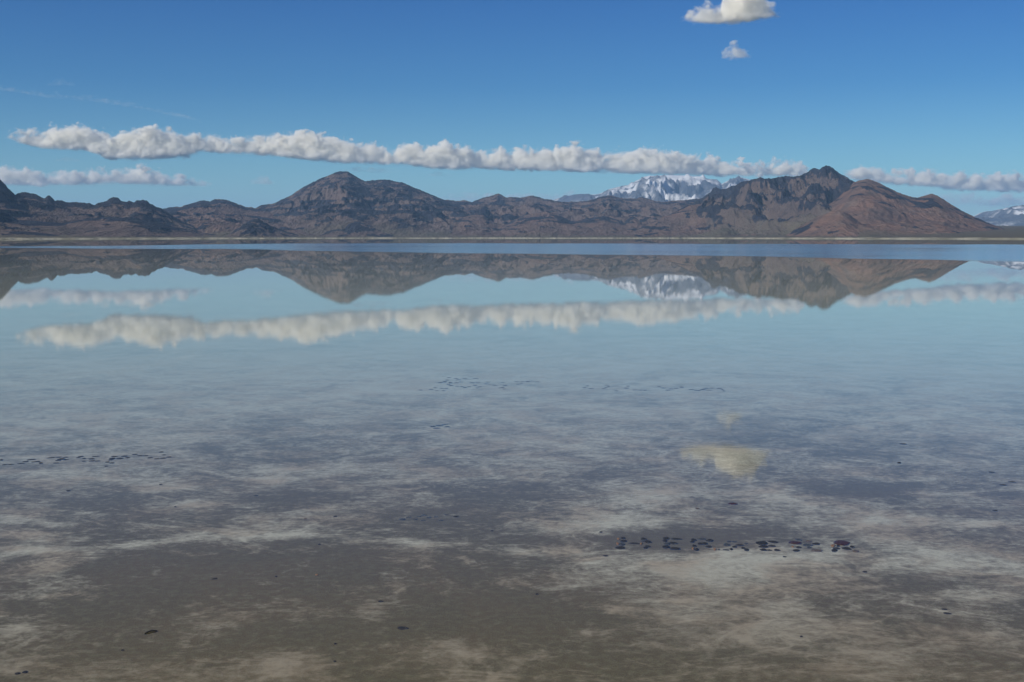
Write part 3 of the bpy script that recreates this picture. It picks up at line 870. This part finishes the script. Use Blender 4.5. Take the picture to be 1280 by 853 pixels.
G1 = "stones laid out as a large word in the near shallows"
sA, oA = 8.0, (760, 660)
cluster(oA, sA, [(105, 102, 30, 12, 'rust'), (150, 95, 45, 10), (155, 125, 62, 14), (98, 150, 26, 18, 'rust'), (138, 156, 60, 14, 'grey'), (120, 190, 95, 24), (265, 148, 115, 8), (332, 150, 24, 12, 'rust'),
                 (360, 102, 55, 12), (350, 122, 30, 10, 'grey'), (405, 130, 62, 16), (402, 178, 50, 12), (375, 192, 40, 12)], "the H that begins the word", G1, shrink=1.9, grow=1.12)
cluster(oA, sA, [(580, 97, 65, 14), (690, 104, 100, 10), (568, 120, 40, 14), (590, 150, 55, 16, 'grey'), (660, 145, 80, 12), (580, 182, 70, 24), (670, 200, 105, 14)], "the E beside the H", G1, shrink=1.9, grow=1.12)
cluster(oA, sA, [(860, 112, 50, 14), (935, 103, 80, 10, 'grey'), (1015, 117, 70, 14), (840, 130, 40, 12), (920, 150, 45, 20), (965, 150, 60, 20), (865, 172, 40, 18), (1005, 180, 60, 12), (850, 200, 25, 18, 'rust'), (885, 207, 40, 16), (1070, 205, 26, 14, 'rust')],
        "the first R of the word", G1, shrink=1.9, grow=1.12)
cluster(oA, sA, [(1210, 130, 36, 8, 'grey'), (1262, 132, 44, 7, 'grey'), (1190, 160, 60, 14, 'grey'), (1265, 182, 44, 10), (1110, 212, 20, 6, 'grey'), (1180, 214, 60, 6, 'grey'), (1232, 205, 25, 20),
                 (1315, 165, 80, 9), (1380, 150, 30, 7, 'grey'), (1355, 195, 40, 10), (1386, 210, 44, 14)], "the small faint R in mid-word", G1, shrink=1.9, grow=1.12)
cluster(oA, sA, [(1535, 140, 110, 34), (1650, 130, 100, 14), (1555, 178, 90, 14), (1640, 174, 70, 9), (1555, 210, 70, 14), (1612, 216, 56, 8), (1695, 215, 60, 11)], "the bold E of the word", G1, shrink=1.9, grow=1.12)
cluster(oA, sA, [(1870, 139, 115, 26, 'maroon', "large dark reddish stone at the top left of the last R"), (1905, 112, 60, 8, 'grey'), (2005, 128, 60, 8, 'brown'), (2000, 165, 90, 12, 'grey'), (2080, 151, 72, 13), (1905, 186, 60, 18),
                 (1850, 183, 30, 8, 'rust'), (2015, 188, 44, 8, 'grey'), (1885, 220, 65, 18), (2090, 220, 105, 20, 'brown')], "the last R of the word", G1, shrink=1.9, grow=1.12)
cluster(oA, sA, [(2335, 137, 140, 44, 'maroon', "largest stone of the word, dark red, topping the final A"), (2250, 168, 42, 24, 'rust'), (2302, 172, 30, 12), (2285, 200, 70, 10), (2265, 218, 55, 16), (2385, 197, 90, 16), (2445, 182, 45, 18),
                 (2478, 222, 60, 22, 'brown')], "the A that ends the word", G1, shrink=1.9, grow=1.12)

G2 = "stones forming faint writing near the left edge"
sB, oB = 5.333, (0, 555)
for its, wh in (([(8, 104, 25, 12), (-12, 120, 20, 8), (35, 137, 40, 6), (72, 135, 45, 6)], "the L at the left photo edge"),
                ([(140, 128, 50, 7), (170, 115, 45, 8), (210, 103, 60, 9), (250, 115, 40, 8), (274, 125, 30, 12), (222, 119, 30, 5)], "the A beside the left-edge L"),
                ([(340, 91, 60, 5), (395, 87, 46, 6), (436, 87, 40, 6), (408, 98, 56, 14), (442, 104, 40, 7), (388, 109, 40, 5), (375, 126, 40, 4)], "the third letter of the left writing"),
                ([(540, 82, 42, 8), (522, 90, 30, 5), (560, 95, 25, 7), (612, 98, 42, 9), (640, 82, 50, 4), (560, 114, 30, 5), (615, 112, 48, 8), (652, 113, 36, 5)], "the fourth letter of the left writing"),
                ([(765, 82, 46, 8), (750, 95, 46, 12), (800, 95, 50, 10), (830, 80, 46, 9), (852, 90, 36, 8), (740, 104, 36, 7), (715, 120, 30, 7), (747, 125, 35, 7), (710, 148, 25, 4)], "the fifth letter of the left writing"),
                ([(900, 68, 40, 7), (935, 76, 46, 7), (972, 77, 36, 6), (1001, 91, 40, 7)], "the slanting sixth letter of left writing"),
                ([(1075, 52, 35, 9), (1092, 72, 30, 5), (1048, 98, 40, 6), (1088, 94, 46, 8), (1126, 86, 40, 9)], "the S ending the left writing")):
    cluster(oB, sB, its, wh, G2, top=0.004, shrink=.8)

G3 = "stones forming far faint writing in the middle of the water"
sC, oC = 8.0, (520, 465)
for its, wh in (([(45, 180, 45, 8), (150, 172, 50, 8), (190, 156, 35, 8), (210, 187, 40, 6), (258, 163, 44, 8), (302, 163, 44, 7), (275, 187, 40, 5)], "lower left row of far middle writing"),
                ([(245, 105, 56, 10), (288, 96, 46, 16), (310, 80, 40, 8), (345, 105, 42, 14), (325, 122, 46, 8), (350, 135, 56, 8), (405, 108, 50, 8), (450, 100, 46, 6), (420, 78, 60, 6), (330, 56, 40, 5), (400, 65, 50, 5)], "the first far middle letter cluster"),
                ([(490, 155, 46, 8), (460, 145, 36, 6), (530, 147, 40, 5), (410, 141, 50, 5), (560, 107, 60, 5), (620, 107, 50, 5), (590, 132, 50, 8), (640, 148, 40, 6), (612, 157, 36, 7), (490, 67, 50, 4), (595, 67, 60, 4)], "the second far middle letter cluster"),
                ([(705, 118, 50, 8), (740, 128, 36, 5), (790, 132, 60, 6), (720, 100, 50, 4), (890, 133, 50, 10), (866, 155, 40, 8), (838, 160, 30, 4), (884, 170, 40, 6), (870, 105, 40, 4)], "the third far middle letter cluster"),
                ([(1005, 97, 50, 5), (1062, 98, 60, 4), (1118, 95, 52, 10), (1162, 90, 36, 9), (1210, 99, 60, 4), (1020, 122, 44, 7), (1052, 115, 30, 6)], "the dash ending the far middle writing")):
    cluster(oC, sC, its, wh, G3, top=0.003, swap='slate', shrink=.7)
sD, oD = 6.4, (720, 470)
for its, wh in (([(65, 92, 30, 7), (92, 78, 25, 8), (118, 99, 50, 4), (218, 100, 35, 5), (240, 93, 26, 5), (260, 83, 25, 8), (245, 73, 40, 3), (322, 118, 35, 5)], "the far open O right of centre"),
                ([(403, 96, 40, 10), (417, 80, 30, 7), (470, 111, 40, 5), (512, 112, 46, 6), (552, 114, 35, 4)], "the far L right of centre"),
                ([(665, 84, 30, 6), (700, 95, 40, 5), (733, 112, 42, 7), (762, 103, 40, 6), (802, 98, 40, 5), (845, 88, 35, 11)], "the far V right of centre"),
                ([(922, 108, 46, 6), (985, 116, 30, 8), (958, 112, 36, 7), (1015, 107, 46, 12), (1040, 97, 46, 8), (1090, 97, 50, 6), (1062, 113, 56, 5), (1148, 100, 50, 6), (1182, 117, 15, 16), (1170, 107, 20, 8)], "the far A right of centre")):
    cluster(oD, sD, its, wh, G3, top=0.003, swap='slate', shrink=.7)

G4 = "loose stones scattered in the shallow water"
LOOSE = [(504, 784, 17, 5.5, 'dark', "large flat dark stone alone near the bottom centre"),
         (476, 751, 8, 2.5, 'dark', "small dark stone beyond a pale patch near bottom centre"),
         (268, 723, 9, 2, 'dark', "thin dark stone on plain mud at lower left"),
         (345, 720, 3, 1.5, 'dark', "tiny dark stone right of the thin one on plain mud"),
         (396, 718, 5, 1.8, 'rust', "tiny orange-brown stone on the mud left of centre"),
         (153, 812, 4, 1.6, 'dark', "tiny dark stone near the bottom left stick"),
         (419, 804, 4, 2, 'dark', "tiny dark stone left of the large flat dark one"),
         (22, 841, 8, 3, 'dark', "left stone of the pair in the bottom left corner"),
         (31, 839, 8, 4, 'dark', "right stone of the pair in the bottom left corner"),
         (85.6, 613, 6, 2, 'dark', "small dark stone below the faint writing at the left"),
         (201, 605, 5, 1.5, 'dark', "small dark stone just above a pale streak at left"),
         (219, 633, 3, 1.5, 'dark', "tiny dark stone inside the dark oval patch at left"),
         (320, 619, 6, 2, 'grey', "small grey stone right of the pale arc at left"),
         (382, 648, 5, 1.5, 'brown', "small brown stone just above the long pale band"),
         (419, 645, 6, 2, 'dark', "small dark stone above the pale band left of centre"),
         (399, 680, 4, 1.5, 'dark', "tiny dark stone below the long pale band"),
         (570, 645, 8, 2.5, 'dark', "dark stone right of the broken crust chips"),
         (615, 663, 4, 1.5, 'dark', "tiny dark stone left of the large pale area"),
         (671, 742, 5, 2, 'dark', "small dark stone at the edge of a pale streak, lower centre"),
         (751, 664.5, 5, 2, 'dark', "small dark stone above left of the near word"),
         (757, 694, 8, 2.5, 'dark', "dark stone below left of the H that begins the word"),
         (981, 695.5, 6, 1.6, 'grey', "small grey stone under the last R of the word"),
         (1081, 714, 7, 2.5, 'dark', "dark stone below right of the final A"),
         (916, 629, 15, 3.6, 'maroon', "flat reddish stone standing above the near word"),
         (872, 635, 7, 2.4, 'brown', "small brown stone left of the flat reddish one"),
         (1129, 554.7, 12, 2, 'dark', "long thin dark stone far out at the right"),
         (1124, 578, 6, 3, 'dark', "rounded dark stone far out at the right, nearer than the thin one"),
         (1240, 590, 9, 2, 'dark', "dark stone farthest out of the group near the right edge"),
         (1265, 602, 12, 2, 'dark', "rightmost dark stone of the close pair near the right edge"),
         (1254, 606, 11, 2.2, 'dark', "left dark stone of the close pair near the right edge"),
         (1244, 638, 8, 2, 'dark', "dark stone nearest of the group by the right edge"),
         (1180.6, 761, 9, 2, 'dark', "upper of two thin dark stones at the lower right"),
         (1184.5, 766, 12, 2.4, 'dark', "lower of two thin dark stones at the lower right"),
         (1001.6, 795, 4, 2, 'dark', "tiny dark stone on pale crust near the bottom right"),
         (418.5, 826, 4, 1.6, 'dark', "tiny dark stone nearest the bottom edge left of centre")]
for px, py, w_, h_, k, lab in LOOSE:
    stone(px, py, w_ * .85, h_ * .7, k, lab, G4)
CH = [(503, 648.5, 8, 3, 'dark'), (511, 646.5, 7, 1.6, 'grey'), (519, 648.5, 6, 2, 'grey'), (524, 645, 6, 1.6, 'dark'), (530, 643.5, 8, 2, 'dark'), (536, 646.5, 7, 2, 'dark'), (529, 650, 6, 1.5, 'grey'), (545, 645.5, 5, 1.6, 'grey'), (551, 650, 6, 1.5, 'brown'), (558, 643, 5, 1.5, 'grey')]
cluster((0, 0), 1.0, [(a, b, c, max(d, 1.5), k) for a, b, c, d, k in CH], "the broken crust patch left of centre", "small stones in the broken crust patch", top=0.004, swap="slate", shrink=.7)
CH2 = [(541, 533, 8, 2, 'dark'), (549, 531.5, 9, 2.4, 'dark'), (556, 530, 8, 2, 'dark'), (546, 535, 10, 1.6, 'dark'), (559, 533, 7, 1.5, 'dark')]
cluster((0, 0), 1.0, CH2, "the dark smudge far out at mid-water", "stones in the dark smudge at mid-water", top=0.003, swap='slate', shrink=.7)


# a thin stick lying in the water
def stick(px, py, length_px, label):
    import bmesh
    gx, gy, tt = pix_ground(px, py, 0)
    L = length_px * tt / F
    bm = bmesh.new()
    n = 14; rings = []
    for i in range(n):
        s = i / (n - 1)
        r = 0.008 * (1 - 0.55 * abs(s - .35)) * (0.35 if i in (0, n - 1) else 1) * (1 + .15 * math.sin(i * 2.1))
        cx = (s - .5) * L
        cyy = .05 * L * math.sin(s * 4.0) + s * .04
        cz = -0.003 + .012 * math.sin(s * 3.1)
        ring = [bm.verts.new((cx, cyy + r * 1.6 * math.cos(k * math.pi / 4), cz + r * math.sin(k * math.pi / 4))) for k in range(8)]
        rings.append(ring)
    for a, b in zip(rings, rings[1:]):
        for k in range(8):
            bm.faces.new((a[k], a[(k + 1) % 8], b[(k + 1) % 8], b[k]))
    bm.faces.new(rings[0][::-1]); bm.faces.new(rings[-1])
    # a broken side twig
    v0 = [bm.verts.new((L * .1 + .006 * math.cos(k * math.pi / 2), .0 + .006 * math.sin(k * math.pi / 2), .006)) for k in range(4)]
    v1 = [bm.verts.new((L * .18 + .003 * math.cos(k * math.pi / 2), .05 + .003 * math.sin(k * math.pi / 2), .016)) for k in range(4)]
    for k in range(4):
        bm.faces.new((v0[k], v0[(k + 1) % 4], v1[(k + 1) % 4], v1[k]))
    bm.faces.new(v1)
    bmesh.ops.recalc_face_normals(bm, faces=bm.faces)
    me = bpy.data.meshes.new("stick"); bm.to_mesh(me); bm.free()
    me.polygons.foreach_set("use_smooth", [True] * len(me.polygons))
    m, t = new_mat("wet_wood")
    tc = t.n('ShaderNodeTexCoord').outputs['Object']
    n_ = t.noise(t.scaled(tc, (8, 90, 90)), 1.0, 4, .6)
    principled(t, t.mix(n_, (0.008, 0.007, 0.006), (0.035, 0.028, 0.02)), 0.5)
    me.materials.append(m)
    o = bpy.data.objects.new("stick", me); C.objects.link(o)
    o.location = (gx, gy, 0)
    o.rotation_euler = (0, 0, math.atan2(-gx, gy) + .25)
    o["label"] = label; o["category"] = "stick"


stick(189, 791, 18, "thin dark stick lying in the water at the lower left")
